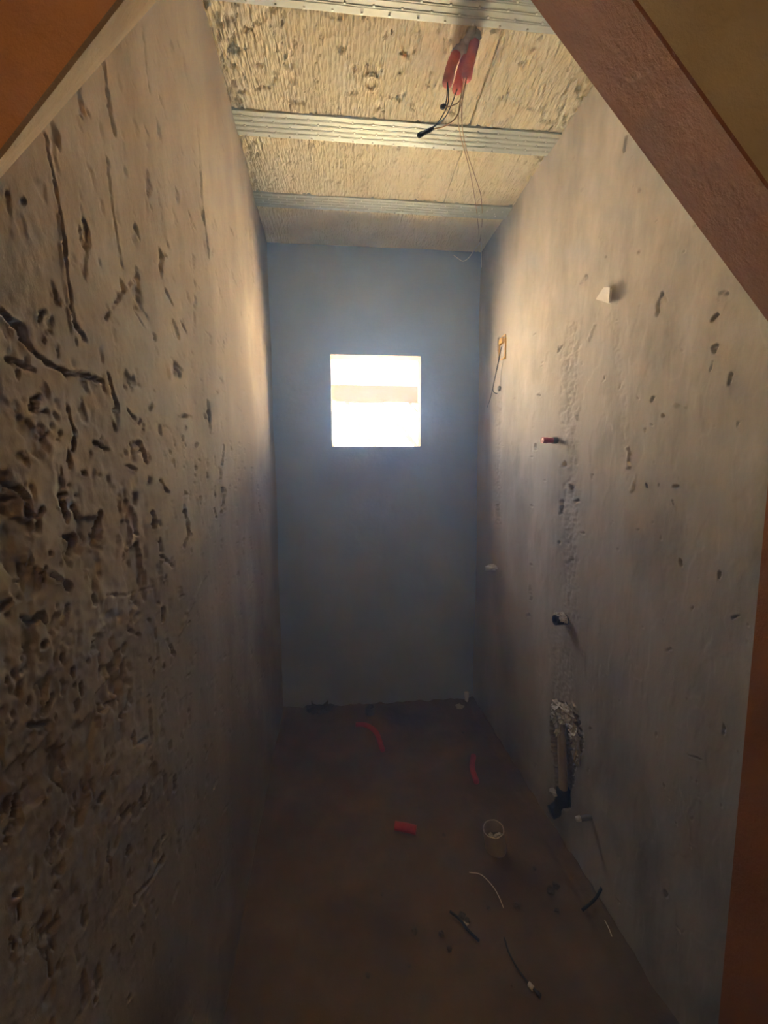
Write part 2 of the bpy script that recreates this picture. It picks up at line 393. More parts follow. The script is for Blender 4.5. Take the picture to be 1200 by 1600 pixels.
RW = [(Z6((440,110),(452,80)),16,.006),(Z6((755,240),(758,190),(775,150)),11,.006),(Z6((1012,155),(1030,145)),20,.006),(Z6((975,265),(1000,240)),13,.007),
 (Z6((985,385),(1000,368)),16,.006),(Z6((980,430),(970,470)),8,.004),(Z6((1050,520),(1060,480)),15,.007),(Z6((725,590),(735,575)),11,.006),(Z6((725,690)),14,.006),
 (Z6((775,650)),11,.005),(Z6((783,680)),10,.005),(Z6((735,840)),13,.006),(Z6((810,938),(830,938)),9,.006),(Z6((880,1065)),10,.005),(Z6((840,1240),(843,1270)),9,.006),
 (Z6((997,1290),(997,1312)),14,.008),(Z6((1055,1475),(1080,1465)),13,.006),(Z6((590,1195)),10,.005),(Z6((445,1130)),13,.007),(Z6((270,565)),14,.007),(Z6((251,770),(251,790)),11,.007),
 (Z6((345,395),(360,370)),10,.006),(Z6((680,205)),10,.005),(Z6((235,820)),9,.005),(Z6((237,1020)),10,.006),(Z6((235,1260)),10,.006),(Z6((233,1345),(235,1400)),9,.006),(Z6((225,1465)),12,.007),
 (Z6((290,915)),11,.006),(Z6((400,940)),22,.009),(Z6((370,850)),22,.009),(Z6((362,1000),(360,1050)),14,.008),(Z6((420,1000)),16,.008),(Z6((400,1240)),16,.007),(Z6((350,1170)),13,.007),
 (Z6((105,625)),18,.008),(Z6((97,1020),(97,1080)),13,.008),(Z6((75,115)),9,.005),(Z6((540,5)),10,.005),(Z6((365,860)),16,.008),
 (Z7((200,140)),11,.006),(Z7((925,148),(942,142)),11,.006),(Z7((690,268),(706,260)),9,.006),(Z7((895,530),(895,560)),10,.007),(Z7((800,735)),10,.005),(Z7((728,885)),12,.006),
 (Z7((678,1125),(685,1142)),12,.007),(Z7((558,1175)),10,.006),(Z7((662,630),(668,650)),9,.005),(Z7((770,640),(815,655)),7,.004),(Z7((885,820)),9,.005),(Z7((870,0)),9,.005),(Z7((828,190)),8,.004),
 ([(828,250)],5,.006),([(978,215),(976,235)],5,.005),([(1001,298)],6,.006),([(988,245)],5,.005),([(1087,355)],5,.005),([(1000,395)],5,.004),([(870,345)],4,.005)]
for pts, wz, dp in RW: carve(H, U, V, N, pts, (wz*.42 if wz >= 7 else wz), dp)
for pts in (Z6((465,340),(490,280)), Z6((630,860),(635,800),(620,780)), Z6((640,960),(660,890)), Z6((410,660),(425,620)), Z6((820,610),(860,615))):
    carve(H, U, V, N, pts, 5, -.0035, 0)
rr = random.Random(5)
for i in range(100):
    u = rr.uniform(765, 1190); v = rr.uniform(180, 1480); a = rr.gauss(.15, .4); L_ = rr.uniform(0, 9)
    carve(H, U, V, N, [(u, v), (u-math.sin(a)*L_, v+math.cos(a)*L_)], rr.uniform(1.4, 2.8), rr.uniform(.003, .006))
# chase broken open round the pipe, and the socket recess
def poly_mask(pts):
    inside = np.zeros(U.shape, bool); n = len(pts); u = U + 2.5*N; v = V + 2.5*pn(Y*50, Z*50, 90)
    for i in range(n):
        (x1, y1), (x2, y2) = pts[i], pts[(i+1) % n]
        c = ((y1 > v) != (y2 > v)) & (u < (x2-x1)*(v-y1)/(y2-y1+1e-9)+x1); inside ^= c
    return inside
Q3 = lambda *p: [(820+x*.25, 920+y*.25) for x, y in p]
chase = poly_mask(Q3((165,790),(250,800),(285,880),(285,1000),(310,1110),(300,1220),(280,1260),(285,1370),(205,1385),(175,1280),(195,1240),(190,1110),(165,960)))
H[chase] = -.048 + .006*N[chase]
chip = poly_mask(Q3((175,690),(260,720),(330,800),(370,930),(340,1090),(290,1000),(285,880),(250,800),(165,790)))
H[chip & ~chase] += -.012 + .010*N[chip & ~chase]
sock = (np.abs(U-784.5) < 5.5) & (V > 527) & (V < 561)
H[sock] = -.035
P0[..., 0] -= H
ext = MB(); ext.box(1.0, 1.12, YN, D+.4, -.1, ZC+.15)
struct(link('wall_right', grid_mesh('wall_right', P0, extra=ext), MT['right']), 'grey trowelled plaster wall along the right with chased pipe channel')

# back wall with window hole ---------------------------------------
xs = np.unique(np.concatenate([np.linspace(-.55, WX0, 60), np.linspace(WX0, WX1, 64), np.linspace(WX1, .9, 60)]))
zs = np.unique(np.concatenate([np.linspace(0, WZ0, 170), np.linspace(WZ0, WZ1, 64), np.linspace(WZ1, ZC+.02, 70)]))
X, Z = np.meshgrid(xs, zs, indexing='ij')
h = .004*fbm(X*3, Z*3, 91, 3) + .0010*fbm(X*18, Z*14, 92, 4)
edge = np.maximum(np.maximum(WX0-X, X-WX1), np.maximum(WZ0-Z, Z-WZ1))
h = h*sst(0, .04, edge); 
P0 = np.stack([X, D-h, Z], -1)
hole = (X[:-1,:-1] >= WX0-1e-6) & (X[1:,1:] <= WX1+1e-6) & (Z[:-1,:-1] >= WZ0-1e-6) & (Z[1:,1:] <= WZ1+1e-6)
ext = MB()
TB = .105
ext.box(-.65, WX0-.012, D+.006, D+TB, -.1, ZC+.1).box(WX1+.012, 1.15, D+.006, D+TB, -.1, ZC+.1)
ext.box(WX0-.012, WX1+.012, D+.006, D+TB, -.1, WZ0-.012).box(WX0-.012, WX1+.012, D+.006, D+TB, WZ1+.012, ZC+.1)
struct(link('wall_back', grid_mesh('wall_back', P0, mask=~hole, extra=ext), MT['back']), 'smooth end wall tinted blue for window glare with a square window hole')
wm = MB()
wm.box(WX0-.012, WX0, D+.003, D+TB+.005, WZ0-.012, WZ1+.012).box(WX1, WX1+.012, D+.003, D+TB+.005, WZ0-.012, WZ1+.012)
wm.box(WX0, WX1, D+.003, D+TB+.005, WZ0-.012, WZ0).box(WX0, WX1, D+.003, D+TB+.005, WZ1, WZ1+.012)
struct(wm.build('window_1', MT['reveal']), 'square unglazed window hole with orange rendered reveal in the end wall')

# floor -------------------------------------------------------------
xs = np.linspace(-.46, 1.0, 190); ys = np.concatenate([np.linspace(HALL, .3, 40)[:-1], np.linspace(.3, D+.02, 260)])
X, Y = np.meshgrid(xs, ys, indexing='ij')
h = .005*fbm(X*3, Y*3, 101, 3) + .0016*fbm(X*16, Y*16, 102, 4)
gap_r = XR0+AR*(D-Y) - X; gap_l = X - (XL0+AL*(D-Y))
h += .012*np.exp(-(gap_r/.025)**2)*(1+.8*fbm(X*20, Y*14, 104, 3)) + .010*np.exp(-(gap_l/.03)**2)*(1+.8*fbm(X*20, Y*14, 105, 3)) + .016*np.exp(-((D-Y)/.035)**2)*(1+.8*fbm(X*14, Y*20, 106, 3))
h -= np.where(gap_r > 0, .010*np.exp(-((gap_r-.05)/.018)**2), 0)
FH = lambda x, y: 0.0
P0 = np.stack([X, Y, h-.004], -1)
ext = MB(); ext.box(-.65, 1.75, HALL-.1, D+.5, -.2, -.06)
struct(link('floor', grid_mesh('floor', P0, extra=ext), MT['floor']), 'rough dark brown bare screed floor')

# ceiling: slab, steel strips, foam panels ---------------------------
ce = struct(MB().box(-.65, 1.75, HALL-.1, D+TB+.38, ZC+.07, ZC+.2).build('ceiling', MT['slab']), 'foam panel ceiling held between ribbed galvanised steel strips')
JO = [(.27,.37),(.68,.78),(1.09,1.192),(1.506,1.606),(1.906,1.993)]
def joist(y0, y1, i):
    W = y1-y0; dz = ZC - .004
    prof = [(0,.02),(0,0)]
    for k in range(1, 5):
        c = W*k/5
        prof += [(c-.0040,0),(c-.0030,-.0018),(c-.0010,-.0018),(c+.0002,.0018),(c+.0024,.0018),(c+.0032,0)]
    prof += [(W,0),(W,.02)]
    xs = np.linspace(xl(y0)-.03, xr(y0)+.03, 24); P = np.zeros((len(xs), len(prof), 3))
    for a, x in enumerate(xs):
        wv = .002*pn(x*4, i*3.3, 5)
        for b, (t, z) in enumerate(prof): P[a, b] = (x, y0+t - .012*(x-.2)*0, dz+z+wv)
    o = link('steel_strip', grid_mesh('steel_strip', P, smooth=False), MT['zinc'], ce)
    t = MB(); rr = random.Random(i)
    for k in range(5):
        x = xl(y0)+.03+.03*(k % 2)
        while x < xr(y0)-.02:
            yc = y0 + (W*(k+.5)/5 if k not in (0,) else W*.1) + (W/10-.006)
            t.box(x-.0028, x+.0028, yc-.002, yc+.002, dz-.0040+.002*float(pn(x*4, i*3.3, 5)), dz+.002); x += .078+rr.uniform(-.004, .004)
    tb = t.build('punched_tabs', MT['zincdot'], o); tb['kind'] = 'stuff'
for i, (a, b) in enumerate(JO): joist(a, b, i)
def foam(x0, x1, y0, y1, seed, dz=0.0, lump=1.0, ring=None, step=.005):
    xs = np.arange(x0, x1+1e-6, (x1-x0)/max(2, round((x1-x0)/step))); ys = np.arange(y0, y1+1e-6, (y1-y0)/max(2, round((y1-y0)/step)))
    X, Y = np.meshgrid(xs, ys, indexing='ij')
    h = .002*fbm(X*4, Y*3, seed, 2) + lump*(.0011*pn(X*70, Y*7, seed+1) + .0007*fbm(X*110, Y*45, seed+2, 2))
    dl = X-(XL0+AL*(D-Y)); dr = XR0+AR*(D-Y)-X
    near = np.exp(-(dl/.07)**2) + np.exp(-(dr/.085)**2)
    n = fbm(X*55, Y*38, seed+7, 3)
    h += .013*lump*sst(.12, .42, n - .62 + .62*np.clip(near, 0, 1))
    n = fbm(X*30, Y*22, seed+9, 3); h += .007*lump*sst(.5, .7, n)
    if ring is not None:
        d = np.hypot(X-ring[0], Y-ring[1]); h -= .009*np.exp(-((d-.024)/.006)**2)
    e = np.minimum(np.minimum(X-x0, x1-X), np.minimum(Y-y0, y1-Y)); h += .0012*np.exp(-(e/.004)**2)
    P = np.stack([X, Y, ZC+dz+h], -1)
    ext = MB(); ext.box(x0+.001, x1-.001, y0+.001, y1-.001, ZC+.03, ZC+.07)
    # side skirts
    n0, m0 = X.shape
    for line in (P[0], P[-1], P[:, 0], P[:, -1]):
        k = len(line); vs = [tuple(p) for p in line] + [(p[0], p[1], ZC+.05) for p in line]
        ext.add(vs, [(i, i+1, k+i+1, k+i) for i in range(k-1)])
    link('foam_panel', grid_mesh('foam_panel', P, flip=True, extra=ext), MT['foam'], ce)
S1, S2 = .458, .462
rp = ceil_pt(580, 127)
bays = [(.37,.68),(.78,1.09),(1.192,1.506),(1.606,1.906),(1.993,D+.01)]
for i, (a, b) in enumerate(bays):
    x0, x1 = xl(b)-.035, xr(a)+.02
    if i < 4:
        s = S1 if i != 3 else S2
        foam(x0, s-.0035, a+.001, b-.001, 10+i, ring=rp if i == 2 else None)
        foam(s+.0035 if i < 3 else s+.0008, x1, a+.001, b-.001, 40+i)
    else: foam(x0, x1, a+.001, b, 30, dz=.004, lump=.35)
foam(-.45, 1.6, HALL, .268, 50, step=.04)

# front wall with the splayed doorway the camera looks through --------
def xz(u, v, y): p = at_y(u, v, y); return (float(p[0]), float(p[2]))
TOPV = -330
rf = [xz(1228, 528, YF), xz(840+.735*TOPV, TOPV, YF)]
rn = [xz(1228*1.0+72, 541, YN), xz(1000+.741*TOPV, TOPV, YN)]
rn[0] = (rf[0][0], rn[0][1])
jx = rf[0][0]
lf = [xz(-60, 331, YF), xz(232-.882*TOPV, TOPV, YF)]
ln = [xz(-60, 317, YN), xz(187-.779*TOPV, TOPV, YN)]
def P3(lst, y): return [(x, y, z) for x, z in lst]
XO = 1.7
zt = ZC+.07
# right hand side of the opening: jamb, sloping soffit and flat head
fa = P3([(jx,0),(XO,0),(XO,zt),(rf[1][0],zt),rf[1],rf[0]], YF); na = P3([(jx,0),(XO,0),(XO,zt),(rn[1][0],zt),rn[1],rn[0]], YN)
wf = struct(MB().prism(na, fa).build('wall_front', MT['tan']), 'tan rendered wall around the doorway at the right edge')
# thin clay coat on jamb and sloping soffit
t_ = .004
def coat(path_n, path_f, nrm):
    vs = P3(path_n, YN-.0015)+P3(path_f, YF+.0015)
    vs2 = [(x+nrm[0]*t_, y, z+nrm[1]*t_) for x, y, z in vs]
    return [vs[0], vs[1], vs[3], vs[2]], [vs2[0], vs2[1], vs2[3], vs2[2]]
jm = MB(); a, b = coat([(jx,0), rn[0]], [(jx,0), rf[0]], (-1, 0)); jm.prism(a, b)
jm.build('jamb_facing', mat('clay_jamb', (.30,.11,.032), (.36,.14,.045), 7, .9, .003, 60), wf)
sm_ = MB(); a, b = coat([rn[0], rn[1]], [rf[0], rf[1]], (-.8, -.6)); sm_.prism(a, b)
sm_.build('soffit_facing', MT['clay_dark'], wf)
# left hand piece
fa = P3([(-.5,lf[0][1]-.1), lf[0], lf[1], (lf[1][0],zt), (-.5,zt)], YF); na = P3([(-.5,ln[0][1]-.1), ln[0], ln[1], (ln[1][0],zt), (-.5,zt)], YN)
wc = struct(MB().prism(na, fa).build('wall_front_corner', MT['clay']), 'orange clay coloured sloping corner of the doorway at upper left', 'wall')
cf = MB(); a, b = coat([ln[0], ln[1]], [lf[0], lf[1]], (.65, -.75)); cf.prism(a, b)
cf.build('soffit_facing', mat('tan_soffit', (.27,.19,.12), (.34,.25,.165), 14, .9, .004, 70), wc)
# head over the doorway, joining both
zh = max(rf[1][1], lf[1][1], rn[1][1], ln[1][1])
struct(MB().box(min(lf[1][0], ln[1][0])-.02, max(rf[1][0], rn[1][0])+.02, YN+.002, YF-.002, zh+.0, zt).build('wall_front_head', MT['tan']), 'rendered head above the doorway, over the viewer', 'wall')
# hallway behind the viewer
struct(MB().box(1.62, 1.75, HALL-.1, YN, -.1, ZC+.1).build('wall_hall_side', MT['tan']), 'tan rendered hallway wall beside the viewer', 'wall')
struct(MB().box(-.65, 1.75, HALL-.1, HALL, -.1, ZC+.1).build('wall_hall_end', MT['tan']), 'tan rendered hallway wall behind the viewer', 'wall')

# unseen bulb added behind the viewer to light the doorway
lp = empty('bulb_lamp', (.0, -.9, ZC)); tag(lp, 'added unseen bulb on a short dark flex behind the viewer, lighting the doorway', 'lamp')
a1 = MB().tube([(.0,-.9,ZC),(.0,-.9,ZC-.25)], .004, 8).build('flex', MT['wireb'])
a2 = MB().tube([(.0,-.9,ZC-.25),(.0,-.9,ZC-.31)], .02, 16).build('socket', MT['black'], smooth=True)
a3 = MB().lump((.0,-.9,ZC-.345), .032, rough=0, n=20, m=12).build('bulb', MT['glass'], smooth=True)
adopt(lp, a1, a2, a3)
ld = bpy.data.lights.new('added_bulb_light', 'POINT'); ld.energy = 3.8; ld.color = (1.0, .72, .42); ld.shadow_soft_size = .04
lo_ = bpy.data.objects.new('added_bulb_light', ld); COL.objects.link(lo_); lo_.location = (.0, -.9, ZC-.42)

# ------------------------------------------------------------------ outside: white sheet roof with a timber beam along its top
BY = 5.2
bt0, bb0 = at_y(517, 601, BY)[2], at_y(517, 629, BY)[2]
bx0, bx1 = -2.2, 3.2
bm = MB()
nz = [(bx0,bb0),(at_y(533,629,BY)[0]-.1,bb0+.05),(at_y(533,629,BY)[0],bb0),(bx1,bb0),(bx1,bt0),(bx0,bt0)]
bm.prism(P3(nz, BY), P3(nz, BY+.14))
tag(bm.build('timber_beam', MT['wood']), 'brown horizontal timber beam seen through the window hole', 'beam')
# sheets lie on a slope rising from below the window to the beam, their seams running askew
r0 = Vector((0, 2.75, 0.75)); r1 = Vector((0, BY-.005, bb0-.01))
sl = (r1-r0); sl_n = sl.normalized(); ex = Vector((1,0,0)); nrm = ex.cross(sl_n)
roof = empty('sheet_roof', (0.5, 2.75, .75)); tag(roof, 'sunlit white sheet roof with slanting seams below the timber beam', 'roof')
LEN = sl.length
def slope_uv(u, v):      # pixel to slope coordinates
    d = ray(u, v); n_ = np.array(nrm); t = (np.array(r0)-EYE)@n_/(d@n_); p = EYE+d*t - np.array(r0)
    return p[0], p@np.array(sl_n)
l1 = [slope_uv(545, 630), slope_uv(575, 664)]; l2 = [slope_uv(599, 630), slope_uv(648, 691)]
k1 = (l2[1][0]-l2[0][0])/(l2[1][1]-l2[0][1])
sp = (l2[0][0]-l1[0][0])
x0_ = l2[0][0] - k1*l2[0][1]
kids = []
for i in range(-9, 15):
    a = x0_ + (i-1)*sp - (sp*.18 if i > 1 else 0); b = a + sp*(.82 if i == 1 else 1) - .062
    lift = .012*(i % 2)
    pts = [(a, 0), (b, 0), (b+k1*LEN, LEN), (a+k1*LEN, LEN)]
    lo3 = [r0 + ex*p + sl_n*q + nrm*lift for p, q in pts]; hi3 = [p + nrm*.008 for p in lo3]
    kids.append(MB().prism([tuple(p) for p in lo3], [tuple(p) for p in hi3]).build('roof_sheet', MT['roofw']))
bk = MB(); c = [r0+ex*-6-nrm*.012, r0+ex*7-nrm*.012, r1+ex*7-nrm*.012, r1+ex*-6-nrm*.012]
bk.prism([tuple(p-nrm*.03) for p in c], [tuple(p) for p in c]); kids.append(bk.build('roof_deck', mat('bitumen', (.0012,.0012,.001), None, 5, .9)))
adopt(roof, *kids)
struct(MB().box(-14, 14, D+.6, 26, -1.2, -1.0).build('ground', MT['slab']), 'pale ground outside below the window', 'ground')

# portal so the sky is sampled through the real opening
pl = bpy.data.lights.new('window_portal', 'AREA'); pl.shape = 'RECTANGLE'; pl.size = WX1-WX0; pl.size_y = WZ1-WZ0; pl.cycles.is_portal = True
po = bpy.data.objects.new('window_portal', pl); COL.objects.link(po)
po.location = ((WX0+WX1)/2, D+TB, (WZ0+WZ1)/2); po.rotation_euler = (math.radians(-90), 0, 0)

# ------------------------------------------------------------------ things on the ceiling
def corrugated(pts, r, amp=.0016, pitch=.005, n=14):
    P = smooth_path(pts, 10); out = []; L_ = 0; rad = []
    tot = sum((P[i+1]-P[i]).length for i in range(len(P)-1)); k = max(6, int(tot/pitch*4))
    cum = [0]
    for i in range(len(P)-1): cum.append(cum[-1]+(P[i+1]-P[i]).length)
    for j in range(k+1):
        s = tot*j/k; i = max(0, min(len(P)-2, int(np.searchsorted(cum, s))-1)); t = (s-cum[i])/max(1e-9, cum[i+1]-cum[i])
        out.append(P[i].lerp(P[i+1], t)); rad.append(r + amp*math.sin(2*math.pi*s/pitch))
    return MB().tube(out, rad, n)
def V3(p): return tuple(float(x) for x in p)
base = ceil_pt(736, 66)
cA = [V3(ceil_pt(713, 84, -.01)), V3(at_y(705, 104, 1.225)), V3(at_y(699, 129, 1.195))]
cB = [V3(ceil_pt(730, 86, -.01)), V3(at_y(721, 112, 1.265)), V3(at_y(714, 140, 1.245))]
cC = [V3(ceil_pt(742, 64, -.01)), V3(at_y(735, 92, 1.20)), V3(at_y(729, 122, 1.19))]
for pts, lab in ((cA, 'leftmost of three red conduit ends hanging from the ceiling, shorter wires'), (cB, 'middle red conduit end hanging from the ceiling, lowest of three'), (cC, 'rightmost red conduit end hanging beside the ceiling panel seam')):
    tag(corrugated(pts, .0135).build('conduit_end', MT['redc'], smooth=True), lab, 'conduit', 'conduit ends at the ceiling')
mp_ = MB(); rr = random.Random(9)
for k in range(26):
    a = k/26; mp_.lump(V3(ceil_pt(718+30*a+rr.uniform(-9, 9), 84-34*a+rr.uniform(-9, 9), .001)), (rr.uniform(.008,.020), rr.uniform(.008,.020), rr.uniform(.003,.007)), 300+k, .3, 9, 5)
tag(mp_.build('mortar_patch', MT['slab'], smooth=True), 'grey mortar smear around the red conduit ends on the ceiling', 'mortar')
def wire(name, pts, r, m, lab, cat='wire', group=None, parts=None):
    o = MB().tube(smooth_path(pts, 8), r, 6).build(name, m, smooth=True)
    return tag(o, lab, cat, group)
Yc = lambda u, v, y: V3(at_y(u, v, y))
wr = .0016
wire('electric_wire', [cA[2], Yc(698, 155, 1.20), Yc(694, 166, 1.19)], wr, MT['wireb'], 'short dark wire from the leftmost conduit to the small taped knot', group='ceiling wires')
wire('electric_wire', [cA[2], Yc(701, 150, 1.20), Yc(698, 168, 1.19), Yc(684, 192, 1.17), Yc(668, 203, 1.15)], wr, MT['wireb'], 'dark wire curving from leftmost conduit to the long taped end', group='ceiling wires')
wire('electric_wire', [cB[2], Yc(706, 162, 1.21), Yc(695, 184, 1.18), Yc(672, 203, 1.15)], wr, MT['wireb'], 'dark wire curving from middle conduit to the long taped end', group='ceiling wires')
wire('electric_wire', [cC[2], Yc(724, 145, 1.18), Yc(716, 160, 1.18), Yc(703, 166, 1.18), Yc(694, 167, 1.19)], wr, MT['wirey'], 'brown wire looping from rightmost conduit back to the taped knot', group='ceiling wires')
wire('electric_wire', [cC[2], Yc(722, 158, 1.18), Yc(712, 184, 1.17), Yc(695, 197, 1.16), Yc(672, 203, 1.15)], wr, MT['wirey'], 'brown wire sweeping from rightmost conduit to the long taped end', group='ceiling wires')
tag(MB().tube([Yc(697, 165, 1.19), Yc(692, 167, 1.19), Yc(688, 167, 1.19)], [.004,.007,.004], 8).build('tape_knot', MT['black'], smooth=True), 'small black taped knot on the hanging ceiling wires', 'tape')
tag(MB().tube(smooth_path([Yc(678, 201, 1.15), Yc(668, 205, 1.15), Yc(654, 212, 1.14)], 4), [.003]*2+[.0055]*5+[.007,.006], 8).build('tape_wrap', MT['black'], smooth=True), 'long black taped wire end hanging below the ceiling strip', 'tape')
wire('electric_wire', [Yc(726, 118, 1.19), Yc(719, 160, 1.20), Yc(716, 190, 1.24), Yc(722, 222, 1.36), Yc(733, 262, 1.55), Yc(742, 310, 1.83), Yc(747, 350, 2.05), Yc(749, 378, 2.20)], .0017, MT['wirey'], 'long thin ochre wire sagging to the back corner, left strand of two', group='ceiling wires')
wire('electric_wire', [Yc(730, 118, 1.19), Yc(723, 150, 1.20), Yc(722, 195, 1.27), Yc(729, 235, 1.42), Yc(742, 275, 1.62), Yc(752, 310, 1.83), Yc(753, 350, 2.05), Yc(750, 378, 2.20)], .0017, MT['wirey'], 'long thin ochre wire sagging to the back corner, right strand of two', group='ceiling wires')
wire('electric_wire', [Yc(752, 377, 2.20), Yc(743, 388, 2.22), Yc(733, 402, 2.24), Yc(724, 408, 2.25), Yc(716, 404, 2.25), Yc(709, 399, 2.25)], .0022, MT['wirew'], 'pale wire loop poking from the upper right back corner', group='ceiling wires')
wire('electric_wire', [Yc(752, 379, 2.20), Yc(752, 395, 2.22), Yc(752, 418, 2.24)], .0018, MT['wirew'], 'pale wire tail hanging straight down in the back corner', group='ceiling wires')

# ------------------------------------------------------------------ things on the right wall
RN = Vector((-1, -AR, 0)).normalized()      # out of the wall
def rp_(u, v, off=0.0): return Vector(V3(right_pt(u, v, off)))
# socket box
cbox = rp_(784.5, 544)
bx = empty('socket_box', cbox); tag(bx, 'yellow plastic socket box sunk in the right wall near the back corner', 'socket box')
def wall_box(mb, c, hy, hz, o0, o1):        # box in wall coordinates, o = distance out of the wall
    x = lambda o: -o
    mb.box(c.x-o1, c.x-o0, c.y-hy, c.y+hy, c.z-hz, c.z+hz); return mb
W2, H2 = .038, .055
sh = MB()
wall_box(sh, cbox+Vector((0, W2, 0)), .0025, H2, -.034, .0012); wall_box(sh, cbox-Vector((0, W2, 0)), .0025, H2, -.034, .0012)
wall_box(sh, cbox+Vector((0, 0, H2)), W2, .0025, -.034, .0012); wall_box(sh, cbox-Vector((0, 0, H2)), W2, .0025, -.034, .0012)
wall_box(sh, cbox, W2, H2, -.034, -.030)
s1 = sh.build('box_shell', MT['yellow'])
ea = MB(); wall_box(ea, cbox+Vector((0, .015, .040)), .02, .012, -.004, .004)
s2 = ea.build('screw_ear', MT['yellow'])
fl = MB(); wall_box(fl, cbox+Vector((0, .006, -.016)), .029, .037, -.03, -.003)
s3 = fl.build('mortar_fill', MT['mortar'])
adopt(bx, s1, s2, s3)
wire('electric_wire', [rp_(784, 541, .01), rp_(779, 565, .03), rp_(773, 592, .04), rp_(770, 606, .04), rp_(772, 613, .03), rp_(777, 615, .015)], .0018, MT['wireb'], 'dark wire from the socket box curling up at its tip', group='socket wires')
wire('electric_wire', [rp_(783, 542, .01), rp_(777, 572, .035), rp_(769, 610, .045), rp_(765, 626, .045), rp_(761, 637, .045)], .0018, MT['wireb'], 'longest dark wire hanging from the socket box', group='socket wires')
wire('electric_wire', [rp_(787, 560, .006), rp_(784, 572, .012), rp_(782, 590, .010), rp_(781, 603, .006)], .0016, MT['wirew'], 'pale wire running from the socket box to the round plug', group='socket wires')
ck = rp_(781, 607)
tag(MB().tube([ck-RN*.01, ck+RN*.006, ck+RN*.010], [.013,.013,.009], 16).build('round_plug', MT['knob'], smooth=True), 'small round grey plug in the wall below the socket box', 'plug')
# red water stub
c = rp_(869, 688)
t = empty('water_stub', c); tag(t, 'red capped pipe stub sticking out of the right wall at eye level', 'pipe stub')
a1 = MB().tube([c-RN*.03, c+RN*.014], .014, 18).build('collar', MT['knob'], smooth=True)
a2 = MB().tube([c, c+RN*.050, c+RN*.056, c+RN*.058], [.0105,.0105,.0095,.006], 18).build('pipe', MT['red'], smooth=True)
a3 = MB().pipe(c+RN*.040, c+RN*.059, .0122, .009, 18).build('cap_ring', MT['red'], smooth=False)
adopt(t, a1, a2, a3)
# white chip
c = rp_(941, 462)
ch = MB(); e1 = Vector((0, 1, 0)); up = Vector((0, 0, 1))
A = [rp_(931, 467, .006), rp_(951, 473, .022), rp_(953, 449, .020), rp_(943, 449, .008)]
ch.prism([V3(p) for p in A], [V3(p + Vector((.010, .004, -.002))) for p in A])
tag(ch.build('plaster_chip', MT['white']), 'white wedge of plaster stuck on the upper right wall', 'plaster chip')
# stub with mortar crust
c = rp_(884, 968)
t = empty('outlet_elbow', c); tag(t, 'black open pipe outlet crusted with mortar halfway down the right wall', 'pipe stub')
a1 = MB().pipe(c-RN*.03, c+RN*.045, .019, .0145, 20).build('pipe', MT['black'])
a2 = MB()
for i in range(9):
    q = math.radians(20+i*19); a2.lump(c + RN*(.012+.03*random.random()) + Vector((0, math.cos(q)*.020, math.sin(q)*.020)), (.009,.011,.009), 20+i, .35)
a2 = a2.build('mortar_crust', MT['mortar']); a3 = MB().tube([c-RN*.028, c+RN*.02], .014, 16).build('inner_plug', MT['black'])
adopt(t, a1, a2, a3)
# small mortar nub near back corner
c = rp_(774, 888)
t = empty('pipe_nub', c); tag(t, 'small mortar covered pipe nub low on the right wall near the back corner', 'pipe stub')
a1 = MB().tube([c-RN*.03, c+RN*.055], .012, 14).build('pipe', MT['pvcg'], smooth=True)
a2 = MB().lump(c+RN*.02+Vector((0,0,.008)), (.03,.03,.014), 5, .35).build('mortar_crust', MT['mortar'])
adopt(t, a1, a2)
# chase pipe
pb, pt = rp_(880, 1236, -.022), rp_(877, 1130, -.018)
t = empty('drain_pipe', rp_(880, 1240, 0)); tag(t, 'dusty beige drain pipe in the broken wall chase on the right', 'pipe')
a1 = MB().tube([pt+Vector((0,0,.05)), pt, pb, pb-Vector((0,0,.03))], .0165, 18).build('pipe', MT['pvc'], smooth=True)
a2 = MB().tube([pb+Vector((0,0,.012)), pb-Vector((0,0,.035)), pb+RN*.012-Vector((0,0,.065)), pb+RN*.034-Vector((0,0,.082)), pb+RN*.05-Vector((0,0,.086))], [.026,.026,.025,.024,.024], 18).build('elbow', MT['black'], smooth=True)
a3 = MB().lump(rp_(866, 1238, .004), (.014,.02,.010), 8, .3).build('mortar_dab', MT['mortar'])
adopt(t, a1, a2, a3)
ml = [((872,1106),(.022,.034,.024)),((867,1120),(.014,.022,.026)),((871,1138),(.010,.014,.030)),((886,1110),(.016,.040,.020)),((896,1146),(.016,.022,.026)),((900,1163),(.012,.014,.040)),((903,1181),(.009,.012,.030)),((891,1131),(.012,.024,.014)),((882,1124),(.018,.020,.018))]
for i, ((u, v), r_) in enumerate(ml):
    pos = ['topmost, above the pipe mouth','on the upper left edge','just left of the pipe','at the top right shoulder','on the right edge, upper one','on the right edge, middle one','on the right edge, lowest one','right of the pipe top','over the pipe top'][i]
    tag(MB().lump(rp_(u, v, .0), r_, 60+i, .5, 12, 9).build('mortar_lump', MT['mortar']), 'pale mortar lump in the wall chase, '+pos, 'mortar lump', 'mortar lumps round the chase')
# small stub low down
c = rp_(921, 1277)
t = empty('feed_stub', c); tag(t, 'thin dark feed pipe stub with pale tip low on the right wall', 'pipe stub')
a1 = MB().tube([c-RN*.03, c+RN*.04], .009, 14).build('pipe', MT['knob'], smooth=True)
a2 = MB().tube([c+RN*.036, c+RN*.05], [.0095,.0075], 14).build('tip', MT['white'], smooth=True)
adopt(t, a1, a2)

